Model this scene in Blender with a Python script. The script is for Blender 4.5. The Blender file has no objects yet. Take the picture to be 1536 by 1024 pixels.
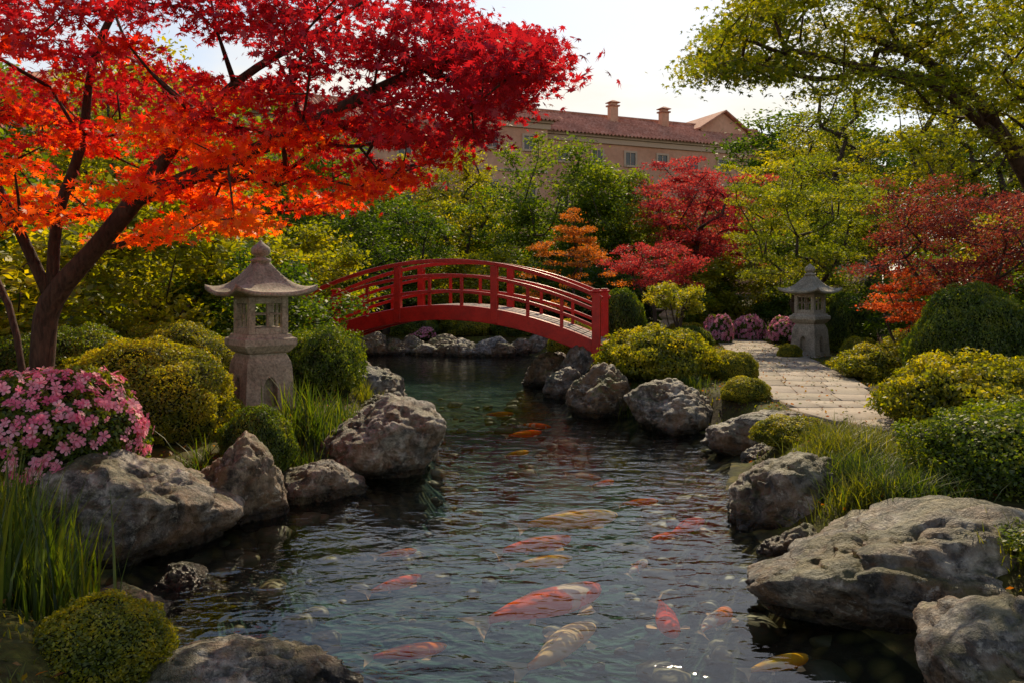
import bpy, math, numpy as np, bmesh
from mathutils import Vector
R=math.radians
scene=bpy.context.scene
col=scene.collection
# ------------------------------------------------------------ noise
def _h(ix,iy,iz,seed):
    n=ix*374761393+iy*668265263+iz*2147483647+seed*974711
    n=(n^(n>>13))&0xffffffff
    n=(n*1274126177)&0xffffffff
    n=(n^(n>>16))&0xffffffff
    return n/4294967295.0
def vnoise(p,seed=0):
    i=np.floor(p).astype(np.int64); f=p-i; f=f*f*(3-2*f)
    r=0
    for a in (0,1):
        for b in (0,1):
            for c in (0,1):
                w=(f[:,0] if a else 1-f[:,0])*(f[:,1] if b else 1-f[:,1])*(f[:,2] if c else 1-f[:,2])
                r=r+w*_h(i[:,0]+a,i[:,1]+b,i[:,2]+c,seed)
    return r*2-1
def fbm(p,o=4,seed=0,g=.5):
    r=0;a=1
    for k in range(o):
        r=r+a*vnoise(p*(2.03**k)+k*17.3,seed+k); a*=g
    return r
def sstep(x): 
    x=np.clip(x,0,1); return x*x*(3-2*x)
# ------------------------------------------------------------ mesh helpers
def fast_mesh(name,V,F,cols=None,smooth=False):
    me=bpy.data.meshes.new(name)
    me.vertices.add(len(V)); me.vertices.foreach_set('co',np.ascontiguousarray(V,dtype=np.float32).ravel())
    if isinstance(F,np.ndarray): 
        loops=F.ravel(); tot=np.full(len(F),F.shape[1])
    else:
        loops=np.concatenate([f.ravel() for f in F]); tot=np.concatenate([np.full(len(f),f.shape[1]) for f in F])
    st=np.concatenate([[0],np.cumsum(tot)[:-1]])
    me.loops.add(len(loops)); me.loops.foreach_set('vertex_index',loops.astype(np.int32))
    me.polygons.add(len(tot)); me.polygons.foreach_set('loop_start',st.astype(np.int32))
    me.update(calc_edges=True)
    if smooth: me.polygons.foreach_set('use_smooth',np.ones(len(tot),dtype=bool))
    if cols is not None:
        a=me.attributes.new('col','FLOAT_COLOR','POINT')
        c=np.ones((len(V),4),dtype=np.float32); c[:,:3]=cols
        a.data.foreach_set('color',c.ravel())
    me.validate()
    return me
def obj(name,me,parent=None,loc=(0,0,0),rot=(0,0,0),scale=(1,1,1),mats=None):
    o=bpy.data.objects.new(name,me); col.objects.link(o)
    o.location=loc;o.rotation_euler=rot;o.scale=scale
    if parent: o.parent=parent
    if mats and me is not None and len(me.materials)==0:
        for m in mats: me.materials.append(m)
    return o
def empty(name,loc=(0,0,0),rot=(0,0,0),scale=(1,1,1)):
    o=obj(name,None,None,loc,rot,scale); o.empty_display_size=.2; return o
class MB:
    def __init__(s): s.v=[];s.f=[];s.m=[]
    def add(s,v,f,m=0):
        b=len(s.v); s.v+= [tuple(map(float,q)) for q in v]; s.f+=[[i+b for i in q] for q in f]; s.m+=[m]*len(f)
    def box(s,c,h,m=0,ax=None):
        c=np.array(c,float); A=np.eye(3) if ax is None else np.array(ax,float)
        vs=[c+A[0]*h[0]*x+A[1]*h[1]*y+A[2]*h[2]*z for x in(-1,1) for y in(-1,1) for z in(-1,1)]
        s.add(vs,[(0,1,3,2),(4,6,7,5),(0,4,5,1),(2,3,7,6),(0,2,6,4),(1,5,7,3)],m)
    def loft(s,rings,m=0,cap=True,close=True):
        n=len(rings[0]); v=[p for r in rings for p in r]; f=[]
        for i in range(len(rings)-1):
            for j in range(n if close else n-1):
                k=(j+1)%n; f.append((i*n+j,i*n+k,(i+1)*n+k,(i+1)*n+j))
        if cap: f.append(tuple(range(n))[::-1]); f.append(tuple((len(rings)-1)*n+j for j in range(n)))
        s.add(v,f,m)
    def tube(s,P,rad,sides=7,m=0):
        P=[np.array(p,float) for p in P]; rings=[]; ref=np.array([.31,.77,.55])
        for i,p in enumerate(P):
            d=P[min(i+1,len(P)-1)]-P[max(i-1,0)]; d=d/(np.linalg.norm(d)+1e-9)
            a=np.cross(d,ref); a/=np.linalg.norm(a)+1e-9; b=np.cross(d,a)
            rings.append([p+rad[i]*(math.cos(t)*a+math.sin(t)*b) for t in np.linspace(0,2*math.pi,sides,endpoint=False)])
        s.loft(rings,m)
    def mesh(s,name,smooth=False,mats=None):
        me=bpy.data.meshes.new(name); me.from_pydata(s.v,[],s.f); me.update()
        me.polygons.foreach_set('material_index',s.m)
        if smooth: me.polygons.foreach_set('use_smooth',[True]*len(s.f))
        if mats:
            for m in mats: me.materials.append(m)
        return me
def bevel(o,w=.01,seg=2):
    b=o.modifiers.new('bev','BEVEL'); b.width=w;b.segments=seg;b.limit_method='ANGLE'; b.angle_limit=R(40)
# ------------------------------------------------------------ materials
def newmat(name):
    m=bpy.data.materials.new(name); m.use_nodes=True; nt=m.node_tree; nt.nodes.clear()
    out=nt.nodes.new('ShaderNodeOutputMaterial'); return m,nt,out
def noise(nt,scale,detail=6,rough=.6,vec=None,dist=0):
    n=nt.nodes.new('ShaderNodeTexNoise'); n.inputs['Scale'].default_value=scale; n.inputs['Detail'].default_value=detail
    n.inputs['Roughness'].default_value=rough; n.inputs['Distortion'].default_value=dist
    if vec: nt.links.new(vec,n.inputs['Vector'])
    return n
def ramp(nt,src,stops):
    r=nt.nodes.new('ShaderNodeValToRGB'); e=r.color_ramp.elements
    while len(e)<len(stops): e.new(.5)
    for i,(p,c) in enumerate(stops): e[i].position=p; e[i].color=(*c,1) if len(c)==3 else c
    nt.links.new(src,r.inputs[0]); return r
def mixc(nt,fac,a,b,mode='MIX'):
    m=nt.nodes.new('ShaderNodeMix'); m.data_type='RGBA'; m.blend_type=mode
    for s,v in ((m.inputs[0],fac),(m.inputs[6],a),(m.inputs[7],b)):
        if isinstance(v,bpy.types.NodeSocket): nt.links.new(v,s)
        else: s.default_value=v if not isinstance(v,tuple) or len(v)==4 else (*v,1)
    return m.outputs[2]
def math_(nt,op,a,b=0.0,clamp=False):
    m=nt.nodes.new('ShaderNodeMath'); m.operation=op; m.use_clamp=clamp
    for i,v in enumerate((a,b)):
        if isinstance(v,bpy.types.NodeSocket): nt.links.new(v,m.inputs[i])
        else: m.inputs[i].default_value=v
    return m.outputs[0]
def bsdf(nt,out,colr,rough=.6,spec=.5,bumpsrc=None,bs=.5,bd=.02):
    p=nt.nodes.new('ShaderNodeBsdfPrincipled'); p.inputs['Specular IOR Level'].default_value=spec
    if isinstance(rough,bpy.types.NodeSocket): nt.links.new(rough,p.inputs['Roughness'])
    else: p.inputs['Roughness'].default_value=rough
    if isinstance(colr,bpy.types.NodeSocket): nt.links.new(colr,p.inputs['Base Color'])
    else: p.inputs['Base Color'].default_value=(*colr,1)
    if bumpsrc is not None:
        b=nt.nodes.new('ShaderNodeBump'); b.inputs['Strength'].default_value=bs; b.inputs['Distance'].default_value=bd
        nt.links.new(bumpsrc,b.inputs['Height']); nt.links.new(b.outputs[0],p.inputs['Normal'])
    nt.links.new(p.outputs[0],out.inputs[0]); return p
def leaf_mat(name,trans=.4,tint=(1.25,1.1,.6),spec=.06):
    m,nt,out=newmat(name)
    a=nt.nodes.new('ShaderNodeAttribute'); a.attribute_name='col'
    p=nt.nodes.new('ShaderNodeBsdfDiffuse'); nt.links.new(a.outputs['Color'],p.inputs[0])
    t=nt.nodes.new('ShaderNodeBsdfTranslucent')
    tc=mixc(nt,1.0,a.outputs['Color'],(*tint,1),'MULTIPLY'); nt.links.new(tc,t.inputs[0])
    mx=nt.nodes.new('ShaderNodeMixShader'); mx.inputs[0].default_value=trans
    nt.links.new(p.outputs[0],mx.inputs[1]); nt.links.new(t.outputs[0],mx.inputs[2])
    g=nt.nodes.new('ShaderNodeBsdfGlossy'); g.inputs['Roughness'].default_value=.45; g.inputs[0].default_value=(.8,.8,.75,1)
    m2=nt.nodes.new('ShaderNodeMixShader'); m2.inputs[0].default_value=spec; nt.links.new(mx.outputs[0],m2.inputs[1]); nt.links.new(g.outputs[0],m2.inputs[2])
    nt.links.new(m2.outputs[0],out.inputs[0])
    return m
M_leaf=leaf_mat('leaf_green',.5,(3.1,2.6,.34),.035)
M_red=leaf_mat('leaf_red',.58,(2.4,1.6,.6),.03)
M_redbg=leaf_mat('leaf_red_far',.5,(2.2,1.3,.9),.03)
M_box=leaf_mat('leaf_boxwood',.44,(3.4,2.85,.34),.035)
M_petal=leaf_mat('petal',.45,(1.15,1.0,1.0),.02)
def bark_mat(name,c1,c2):
    m,nt,out=newmat(name); tc=nt.nodes.new('ShaderNodeTexCoord')
    mp=nt.nodes.new('ShaderNodeMapping'); mp.inputs['Scale'].default_value=(6,6,1.3); nt.links.new(tc.outputs['Object'],mp.inputs[0])
    n=noise(nt,4,8,.65,mp.outputs[0],.4); r=ramp(nt,n.outputs[0],[(.3,c1),(.7,c2)])
    bsdf(nt,out,r.outputs[0],.8,.25,n.outputs[0],.8,.03); return m
M_bark=bark_mat('bark_dark',(.018,.010,.007),(.12,.065,.042))
M_bark2=bark_mat('bark_brown',(.02,.014,.01),(.10,.07,.05))
def rock_mat(name,base,light,moss_amt,brown):
    m,nt,out=newmat(name); g=nt.nodes.new('ShaderNodeNewGeometry'); pos=g.outputs['Position']
    n1=noise(nt,1.7,9,.68,pos,.5); n2=noise(nt,9,7,.7,pos); n3=noise(nt,38,3,.7,pos)
    r=ramp(nt,n1.outputs[0],[(.34,tuple(c*.3 for c in base)),(.48,base),(.64,light)])
    sp=ramp(nt,n2.outputs[0],[(.40,(.32,.32,.32)),(.5,(1,1,1)),(.64,(1.8,1.8,1.75))])
    c=mixc(nt,1.0,r.outputs[0],sp.outputs[0],'MULTIPLY')
    nb=noise(nt,2.6,5,.6,pos,1.0); rb=ramp(nt,nb.outputs[0],[(.45,(0,0,0)),(.58,(1,1,1))])
    c=mixc(nt,math_(nt,'MULTIPLY',rb.outputs[0],brown),c,(.21,.11,.04,1))
    lich=ramp(nt,noise(nt,6.5,6,.78,pos,.3).outputs[0],[(.57,(0,0,0)),(.63,(1,1,1))])
    c=mixc(nt,math_(nt,'MULTIPLY',lich.outputs[0],.6),c,(.50,.46,.37,1))
    cr=nt.nodes.new('ShaderNodeTexVoronoi'); cr.feature='DISTANCE_TO_EDGE'; cr.inputs['Scale'].default_value=1.3
    dv=nt.nodes.new('ShaderNodeVectorMath'); dv.operation='MULTIPLY_ADD'
    nt.links.new(noise(nt,2.4,7,.7,pos).outputs['Color'],dv.inputs[0]); dv.inputs[1].default_value=(1.6,1.6,1.6); nt.links.new(pos,dv.inputs[2])
    nt.links.new(dv.outputs[0],cr.inputs['Vector'])
    crk=ramp(nt,cr.outputs['Distance'],[(0,(.3,.3,.3)),(.03,(1,1,1))])
    c=mixc(nt,.6,c,crk.outputs[0],'MULTIPLY')
    sx=nt.nodes.new('ShaderNodeSeparateXYZ'); nt.links.new(g.outputs['Normal'],sx.inputs[0])
    up=math_(nt,'MULTIPLY',sx.outputs['Z'],.35); mm=math_(nt,'ADD',up,noise(nt,2.2,6,.65,pos).outputs[0])
    mf=math_(nt,'MULTIPLY',ramp(nt,mm,[(.74,(0,0,0)),(.86,(1,1,1))]).outputs[0],moss_amt)
    mossc=ramp(nt,n2.outputs[0],[(.35,(.035,.042,.006)),(.65,(.15,.13,.014))])
    c=mixc(nt,mf,c,mossc.outputs[0])
    sp2=nt.nodes.new('ShaderNodeSeparateXYZ'); nt.links.new(pos,sp2.inputs[0])
    wz=math_(nt,'ADD',sp2.outputs['Z'],math_(nt,'MULTIPLY',n2.outputs[0],-.14))
    wet=ramp(nt,wz,[(.0,(.2,.17,.10)),(.08,(1,1,1))])
    c=mixc(nt,1.0,c,wet.outputs[0],'MULTIPLY')
    rr=ramp(nt,wz,[(.0,(.25,.25,.25)),(.08,(.6,.6,.6))])
    h=math_(nt,'ADD',math_(nt,'MULTIPLY',n1.outputs[0],1.8),math_(nt,'ADD',math_(nt,'MULTIPLY',n2.outputs[0],.75),math_(nt,'MULTIPLY',n3.outputs[0],.18)))
    h=math_(nt,'ADD',h,math_(nt,'MULTIPLY',crk.outputs[0],.2))
    bsdf(nt,out,c,rr.outputs[0],.5,h,1.0,.085); return m
M_rock=rock_mat('rock_grey',(.16,.14,.115),(.41,.365,.305),.6,.6)
M_rockm=rock_mat('rock_mossy',(.12,.085,.05),(.28,.21,.14),1.0,.8)
M_rockp=rock_mat('rock_pale',(.26,.25,.24),(.46,.45,.43),.1,.2)
# ------------------------------------------------------------ pond, path, terrain
POND=np.array([(0.2,1.5),(-1.2,2.4),(-1.75,4.1),(-2.5,4.9),(-3.0,5.7),(-3.0,6.6),(-2.6,7.3),(-2.1,8.1),(-1.95,8.9),(-1.7,9.6),(-1.9,11.5),
 (-2.2,13.8),(-2.9,15.8),(-3.5,17.6),(-4.3,20.5),(-5.1,23),(-4.6,25.2),(-2.4,26.2),(0.4,25.6),(1.3,22.5),(1.1,19.4),(.75,17.3),(1.15,15.3),
 (1.6,13.5),(2.5,12.3),(3.0,11.1),(2.85,9.9),(2.35,8.3),(2.15,7.2),(2.1,6.2),(2.2,5.2),(2.35,4.3),(2.1,3),(1.4,1.9)])
def sdf(x,y):
    p=np.stack([x,y],1); d=np.full(len(x),1e9); inside=np.zeros(len(x),bool)
    for i in range(len(POND)):
        a=POND[i]; b=POND[(i+1)%len(POND)]; e=b-a; w=p-a
        t=np.clip((w@e)/(e@e),0,1); q=w-t[:,None]*e; d=np.minimum(d,np.hypot(q[:,0],q[:,1]))
        c=((a[1]>p[:,1])!=(b[1]>p[:,1])); xi=(b[0]-a[0])*(p[:,1]-a[1])/((b[1]-a[1]) if b[1]!=a[1] else 1e-9)+a[0]
        inside^= c&(p[:,0]<xi)
    return np.where(inside,-d,d)
PC=np.array([(6.6,2.0),(6.1,5.0),(5.6,7.5),(4.8,9.6),(4.6,11.3),(5.0,13.4),(5.6,16),(6.35,20.8),(7.2,26.5),(8.6,33)]); PW=[1.3,1.3,1.3,1.4,1.6,1.65,1.7,1.5,1.4,1.4]
def catmull(P,n=16):
    P=np.array(P,float); out=[]
    Q=np.vstack([2*P[0]-P[1],P,2*P[-1]-P[-2]])
    for i in range(1,len(Q)-2):
        for t in np.linspace(0,1,n,endpoint=False):
            a,b,c,d=Q[i-1:i+3]; out.append(.5*((2*b)+(-a+c)*t+(2*a-5*b+4*c-d)*t*t+(-a+3*b-3*c+d)*t**3))
    out.append(P[-1]); return np.array(out)
PL=catmull(np.c_[PC,PW],14)
BA=np.array([-4.55,17.75]); BB=np.array([1.72,16.3])
bd=(BB-BA)/np.linalg.norm(BB-BA); bn=np.array([-bd[1],bd[0]]); BWID=1.5
def H(x,y):
    x=np.atleast_1d(np.asarray(x,float)); y=np.atleast_1d(np.asarray(y,float)); sd=sdf(x,y)
    p=np.stack([x,y,0*x],1)
    out=.02+.43*sstep(sd/.75)+.10*fbm(p*.35,3,5)*sstep((sd-.5)/2)+.025*fbm(p*2.2,2,9)*sstep(sd/.4)
    ins=.02-.75*sstep(-sd/1.1)+.05*fbm(p*2.5,3,3)*sstep(-sd/.3)
    h=np.where(sd>0,out,ins)
    for c,r,hh in ((BB+bn*.75+bd*.75,1.1,.95),(BA+bn*.75-bd*.75,1.2,.95)):
        w=sstep(1.35-np.hypot(x-c[0],y-c[1])/(r)); h=np.where(sd>-.1,h*(1-w)+hh*w,h)
    d=np.full(len(x),1e9)
    for q in PL[::3]: d=np.minimum(d,np.hypot(x-q[0],y-q[1])-q[2]*.5)
    w=sstep(1-(d-.1)/.5); h=np.where(sd>.1,h*(1-w)+.42*w,h)
    h=h+sstep((y-30)/30)*1.0*(np.abs(x)<400)
    return h
def Hs(x,y): return float(H(x,y)[0])
def axis(lo,a,b,hi,st):
    m=np.arange(a,b+st,st); l=a-np.geomspace(st,a-lo,34)[::-1]; r=m[-1]+np.geomspace(st,hi-m[-1],34); return np.concatenate([l,m,r])
gx=axis(-600,-9,10,600,.11); gy=axis(-300,1,28,900,.13)
X,Y=np.meshgrid(gx,gy); Z=H(X.ravel(),Y.ravel())
nx,ny=len(gx),len(gy); idx=np.arange(nx*ny).reshape(ny,nx)
F=np.stack([idx[:-1,:-1].ravel(),idx[:-1,1:].ravel(),idx[1:,1:].ravel(),idx[1:,:-1].ravel()],1)
m,nt,out=newmat('ground'); g=nt.nodes.new('ShaderNodeNewGeometry'); pos=g.outputs['Position']
n1=noise(nt,.9,8,.7,pos); n2=noise(nt,14,6,.7,pos); sp=nt.nodes.new('ShaderNodeSeparateXYZ'); nt.links.new(pos,sp.inputs[0])
c=ramp(nt,n1.outputs[0],[(.38,(.035,.022,.012)),(.5,(.06,.06,.012)),(.65,(.11,.12,.02))]).outputs[0]
c=mixc(nt,.8,c,ramp(nt,n2.outputs[0],[(.3,(.4,.4,.4)),(.7,(1.5,1.4,1.2))]).outputs[0],'MULTIPLY')
vb=nt.nodes.new('ShaderNodeTexVoronoi'); vb.inputs['Scale'].default_value=7; nt.links.new(pos,vb.inputs['Vector'])
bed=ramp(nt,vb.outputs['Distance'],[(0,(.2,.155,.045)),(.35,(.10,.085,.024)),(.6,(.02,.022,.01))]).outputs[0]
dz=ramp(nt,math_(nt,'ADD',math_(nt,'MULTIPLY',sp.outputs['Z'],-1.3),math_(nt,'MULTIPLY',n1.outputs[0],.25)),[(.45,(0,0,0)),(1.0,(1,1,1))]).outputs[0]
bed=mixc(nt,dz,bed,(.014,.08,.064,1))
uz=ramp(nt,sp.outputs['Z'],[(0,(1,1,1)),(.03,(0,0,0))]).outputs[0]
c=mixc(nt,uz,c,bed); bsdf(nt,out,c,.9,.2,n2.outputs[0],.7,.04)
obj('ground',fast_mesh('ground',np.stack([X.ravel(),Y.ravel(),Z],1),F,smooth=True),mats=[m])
# water
m,nt,out=newmat('water'); g=nt.nodes.new('ShaderNodeNewGeometry'); pos=g.outputs['Position']
mp=nt.nodes.new('ShaderNodeMapping'); mp.inputs['Scale'].default_value=(1,1.7,1); mp.inputs['Rotation'].default_value=(0,0,R(12)); nt.links.new(pos,mp.inputs[0])
a=noise(nt,1.2,2,.5,mp.outputs[0],.6); b_=noise(nt,3.8,2,.5,mp.outputs[0],.9); c_=noise(nt,12,1,.5,mp.outputs[0],.3)
h=math_(nt,'ADD',math_(nt,'MULTIPLY',a.outputs[0],1.0),math_(nt,'ADD',math_(nt,'MULTIPLY',b_.outputs[0],.55),math_(nt,'MULTIPLY',c_.outputs[0],.08)))
bu=nt.nodes.new('ShaderNodeBump'); bu.inputs['Strength'].default_value=1; bu.inputs['Distance'].default_value=.019; nt.links.new(h,bu.inputs['Height'])
gl=nt.nodes.new('ShaderNodeBsdfGlossy'); gl.inputs['Roughness'].default_value=.02; gl.inputs[0].default_value=(1,1,1,1); nt.links.new(bu.outputs[0],gl.inputs['Normal'])
tr=nt.nodes.new('ShaderNodeBsdfTransparent'); tr.inputs[0].default_value=(.94,.98,.94,1)
fr=nt.nodes.new('ShaderNodeFresnel'); fr.inputs[0].default_value=1.30; nt.links.new(bu.outputs[0],fr.inputs['Normal'])
mx=nt.nodes.new('ShaderNodeMixShader'); nt.links.new(fr.outputs[0],mx.inputs[0]); nt.links.new(tr.outputs[0],mx.inputs[1]); nt.links.new(gl.outputs[0],mx.inputs[2]); nt.links.new(mx.outputs[0],out.inputs[0])
pv=[]
for i in range(len(POND)):
    a_=POND[i-1];b2=POND[i];c2=POND[(i+1)%len(POND)]; t=c2-a_; t/=np.linalg.norm(t); nrm=np.array([-t[1],t[0]])
    q=b2+nrm*.35
    if sdf(np.array([q[0]]),np.array([q[1]]))[0]<0: q=b2-nrm*.35
    pv.append((q[0],q[1],0))
pv=pv[::-1]
wm=MB(); wm.add(pv,[tuple(range(len(pv)))]); wme=wm.mesh('water')
if wme.polygons[0].normal.z<0: wme.flip_normals()
obj('water',wme,mats=[m])
# ------------------------------------------------------------ path
rng=np.random.default_rng(4)
m,nt,out=newmat('path_stone'); g=nt.nodes.new('ShaderNodeNewGeometry'); pos=g.outputs['Position']
n1=noise(nt,2.5,8,.7,pos); n2=noise(nt,25,5,.7,pos)
c=ramp(nt,n1.outputs[0],[(.35,(.24,.195,.15)),(.65,(.40,.335,.265))]).outputs[0]
c=mixc(nt,.5,c,ramp(nt,n2.outputs[0],[(.35,(.6,.6,.6)),(.6,(1.1,1.1,1.1))]).outputs[0],'MULTIPLY')
oi=nt.nodes.new('ShaderNodeAttribute'); oi.attribute_name='col'; c=mixc(nt,1,c,oi.outputs['Color'],'MULTIPLY')
bsdf(nt,out,c,.8,.3,n2.outputs[0],.4,.008); M_path=m
V=[];FQ=[];CC=[]
seg=np.r_[0,np.cumsum(np.hypot(*np.diff(PL[:,:2],axis=0).T))]
def pat(s): return np.array([np.interp(s,seg,PL[:,k]) for k in range(3)])
s=0
while s<seg[-1]-1:
    L=rng.uniform(.55,.95); n=2 if rng.random()<.6 else 3; cuts=np.sort(np.r_[0,1,(np.arange(1,n)+rng.uniform(-.28,.28,n-1))/n])
    for k in range(n):
        e=rng.uniform(-.07,.07,2); q=[]
        for (ss,cc) in ((s,cuts[k]),(s,cuts[k+1]),(s+L,cuts[k+1]),(s+L,cuts[k])):
            p=pat(ss); p2=pat(ss+.05); t=(p2-p)[:2]; t/=np.linalg.norm(t)+1e-9; nn=np.array([t[1],-t[0]]); ex=(e[0] if cc==0 else e[1] if cc==1 else 0)
            q.append(p[:2]+nn*((cc-.5)*p[2]+ex))
        q=np.array(q); c0=q.mean(0); zt=.462+rng.uniform(0,.008); sh=.022/np.linalg.norm(q[0]-q[2])*2
        b=len(V)
        for z,sc in ((.38,1-sh*.6),(zt-.008,1-sh*.6),(zt,1-sh*1.3)):
            for v in q: V.append((*(c0+(v-c0)*sc),z))
        for r_ in range(2):
            for j in range(4): FQ.append((b+r_*4+j,b+r_*4+(j+1)%4,b+r_*4+4+(j+1)%4,b+r_*4+4+j))
        FQ.append((b+8,b+9,b+10,b+11)); t=rng.uniform(.8,1.12); CC+= [(t,t*rng.uniform(.95,1),t*rng.uniform(.88,1))]*12
    s+=L
obj('stone_path',fast_mesh('stone_path',np.array(V),np.array(FQ),np.array(CC)),mats=[M_path])
# ------------------------------------------------------------ rocks
def rock_mesh(seed,sub=6,name='rock'):
    bm=bmesh.new(); bmesh.ops.create_icosphere(bm,subdivisions=sub,radius=1)
    co=np.array([v.co[:] for v in bm.verts]); F=np.array([[v.index for v in f.verts] for f in bm.faces]); bm.free()
    rg=np.random.default_rng(seed); k=rg.normal(size=(15,3)); k/=np.linalg.norm(k,axis=1)[:,None]; dd=rg.uniform(.74,1.0,15)
    dots=co@k.T; rr=np.where(dots>.05,dd/np.maximum(dots,.05),9); r=-np.log(np.exp(-13*rr).sum(1)+np.exp(-13*1.15))/13
    r=r*(1+.10*fbm(co*1.5+seed*3,3,seed)+.05*fbm(co*5+seed,4,seed+7,.55))
    rid=1-np.abs(fbm(co*np.array([2.2,2.2,4])+seed*5,3,seed+3)); r-=.07*np.clip(rid-.8,0,1)/.2
    return fast_mesh(name,co*r[:,None],F,smooth=True)
RM=[rock_mesh(i+11) for i in range(6)]
def place_rock(x,y,w,d,top,mat=M_rock,rot=0,var=0,bot=-.35):
    me=RM[var%6]; key=me.name+mat.name
    if key not in bpy.data.meshes:
        mc=me.copy(); mc.name=key; mc.materials.append(mat)
    mc=bpy.data.meshes[key]; sz=(top-bot)/2
    return obj('boulder',mc,None,(x,y,top-sz),(0,0,R(rot)),(w/2/.93,d/2/.93,sz/.93))
for i,a in enumerate([(-3.15,6.6,1.5,1.25,.70,M_rock,20,0),(-2.5,7.4,.78,.75,.62,M_rockm,80,1),(-1.92,8.15,.9,.7,.3,M_rock,10,2),(-1.46,9.4,1.34,1.4,.84,M_rock,200,3),
 (-2.55,14.3,1.3,1.1,.6,M_rock,40,4),(-1.4,4.25,1.15,.8,.24,M_rock,0,5),(-2.5,5.0,.85,.7,.2,M_rockm,60,2),(-.95,3.75,.7,.6,.12,M_rock,90,1),
 (2.72,5.2,1.95,1.4,.60,M_rock,170,0),(2.68,4.15,1.45,.95,.48,M_rock,60,3),(2.56,7.25,1.15,1.0,.54,M_rock,20,4),(3.45,10.4,1.65,1.1,.52,M_rock,10,5),
 (2.48,12.15,1.45,1.1,.7,M_rock,45,3),(1.5,13.4,1.05,1.0,.68,M_rockm,120,1),(1.08,15.5,.85,.8,.5,M_rock,30,2),(.85,17.2,1.1,.9,.62,M_rockm,0,4),(1.35,16.5,1.0,.8,.8,M_rock,77,0),
 (-2.95,15.9,1.0,.9,.45,M_rock,10,1),(-3.6,17.6,1.1,.9,.7,M_rock,50,5),(-4.0,19.3,1.0,.8,.6,M_rockm,0,0),(-4.6,21.5,1.1,.9,.5,M_rock,80,2),
 (1.2,19.5,1.0,.9,.5,M_rock,0,3),(1.4,22,1.1,1,.5,M_rock,40,5),(-2.35,5.75,.5,.45,.1,M_rockm,0,3),
 (-2.0,11.4,.9,.8,.35,M_rock,0,2),(-2.15,12.8,.8,.7,.4,M_rockm,90,5),(3.0,9.6,.5,.5,.2,M_rock,20,2),(2.3,6.35,.6,.5,.16,M_rockm,20,1)]):
    place_rock(*a)
xs=-5.0
while xs<1.2:
    w=rng.uniform(.55,1.15); t=w*rng.uniform(.38,.6); place_rock(xs,25.1+.5*math.sin(xs*1.3)-(abs(xs+2)*.12)+rng.uniform(-.3,.3),w,w*.9,t,[M_rock,M_rockm,M_rockm,M_rock][rng.integers(4)],rng.uniform(0,360),rng.integers(6)); xs+=w*.62
place_rock(-.45,24.6,1.2,.9,.52,M_rockp,10,2)
# submerged stones
SM=rock_mesh(77,2,'tmp'); n=len(SM.vertices); cv=np.zeros(n*3); SM.vertices.foreach_get('co',cv); cv=cv.reshape(-1,3); sf=np.array([p.vertices[:] for p in SM.polygons])
V=[];FF=[];k=0
for i in range(3400):
    x=rng.uniform(-5,3.2);y=rng.uniform(2,20); sd=sdf(np.array([x]),np.array([y]))[0]
    if sd>-.22 or (sd<-1.1 and rng.random()<.85): continue
    s=min(rng.gamma(1.6,.04)+.025,.2); t=rng.uniform(0,6.28); ca,sa=math.cos(t),math.sin(t)
    q=cv*np.array([s,s*rng.uniform(.6,1),s*.5]); q=np.stack([q[:,0]*ca-q[:,1]*sa,q[:,0]*sa+q[:,1]*ca,q[:,2]],1)
    z=min(Hs(x,y)+s*.15,-.06-s*.5)
    V.append(q+np.array([x,y,z])); FF.append(sf+k*n); k+=1
m,nt,out=newmat('pond_stone'); g=nt.nodes.new('ShaderNodeNewGeometry')
c=ramp(nt,g.outputs['Random Per Island'],[(0,(.03,.035,.015)),(.6,(.09,.085,.032)),(1,(.17,.145,.06))]).outputs[0]
bsdf(nt,out,c,.6,.4,noise(nt,20,4).outputs[0],.4,.02)
obj('pond_stones',fast_mesh('pond_stones',np.vstack(V),np.vstack(FF),smooth=True),mats=[m])
# ------------------------------------------------------------ leaf scatter
def pal(v,P):
    P=np.array(P,float); v=np.clip(v,0,1)*(len(P)-1); i=np.minimum(v.astype(int),len(P)-2); f=(v-i)[:,None]; return P[i]*(1-f)+P[i+1]*f
def frames(Nn,rg):
    Nn=Nn/(np.linalg.norm(Nn,axis=1)[:,None]+1e-9); r=rg.normal(size=Nn.shape); t=np.cross(Nn,r); t/=np.linalg.norm(t,axis=1)[:,None]+1e-9; return Nn,t,np.cross(Nn,t)
def scatter(name,P,Nn,S,T,TF,cols,rg):
    Nn,t,b=frames(Nn,rg); T=np.array(T,float); k=len(T)
    V=P[:,None,:]+S[:,None,None]*(T[None,:,0,None]*t[:,None,:]+T[None,:,1,None]*b[:,None,:]+T[None,:,2,None]*Nn[:,None,:])
    base=np.arange(len(P))*k; Fs=[]
    byk={}
    for f in TF: byk.setdefault(len(f),[]).append(f)
    for kk,fl in byk.items():
        fl=np.array(fl); Fs.append((base[:,None,None]+fl[None]).reshape(-1,kk))
    if cols.ndim==2: cols=np.repeat(cols,k,axis=0)
    else: cols=cols.reshape(-1,3)
    return fast_mesh(name,V.reshape(-1,3),Fs,cols)
T_DIA=[(0,-.5,0),(.28,-.05,.06),(0,.5,0),(-.28,-.05,.06)]; F_DIA=[(0,1,2,3)]
def maple_T(full=True):
    tips=[(0,1.0),(42,.9),(82,.72),(125,.42)] if full else [(0,1.0),(55,.85),(112,.5)]
    right=[]
    for i,(a,r) in enumerate(tips):
        right.append((a,r)); 
        if i<len(tips)-1: right.append(((a+tips[i+1][0])/2,.30))
    pts=[(a,r) for a,r in reversed(right)]+[( -a,r) for a,r in right[1:]]
    T=[(0,-.12,0)]
    for a,r in reversed(pts): T.append((math.sin(R(a))*r*.55,math.cos(R(a))*r*.55,-.12*r*r))
    return T,[tuple(range(len(T)))]
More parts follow.
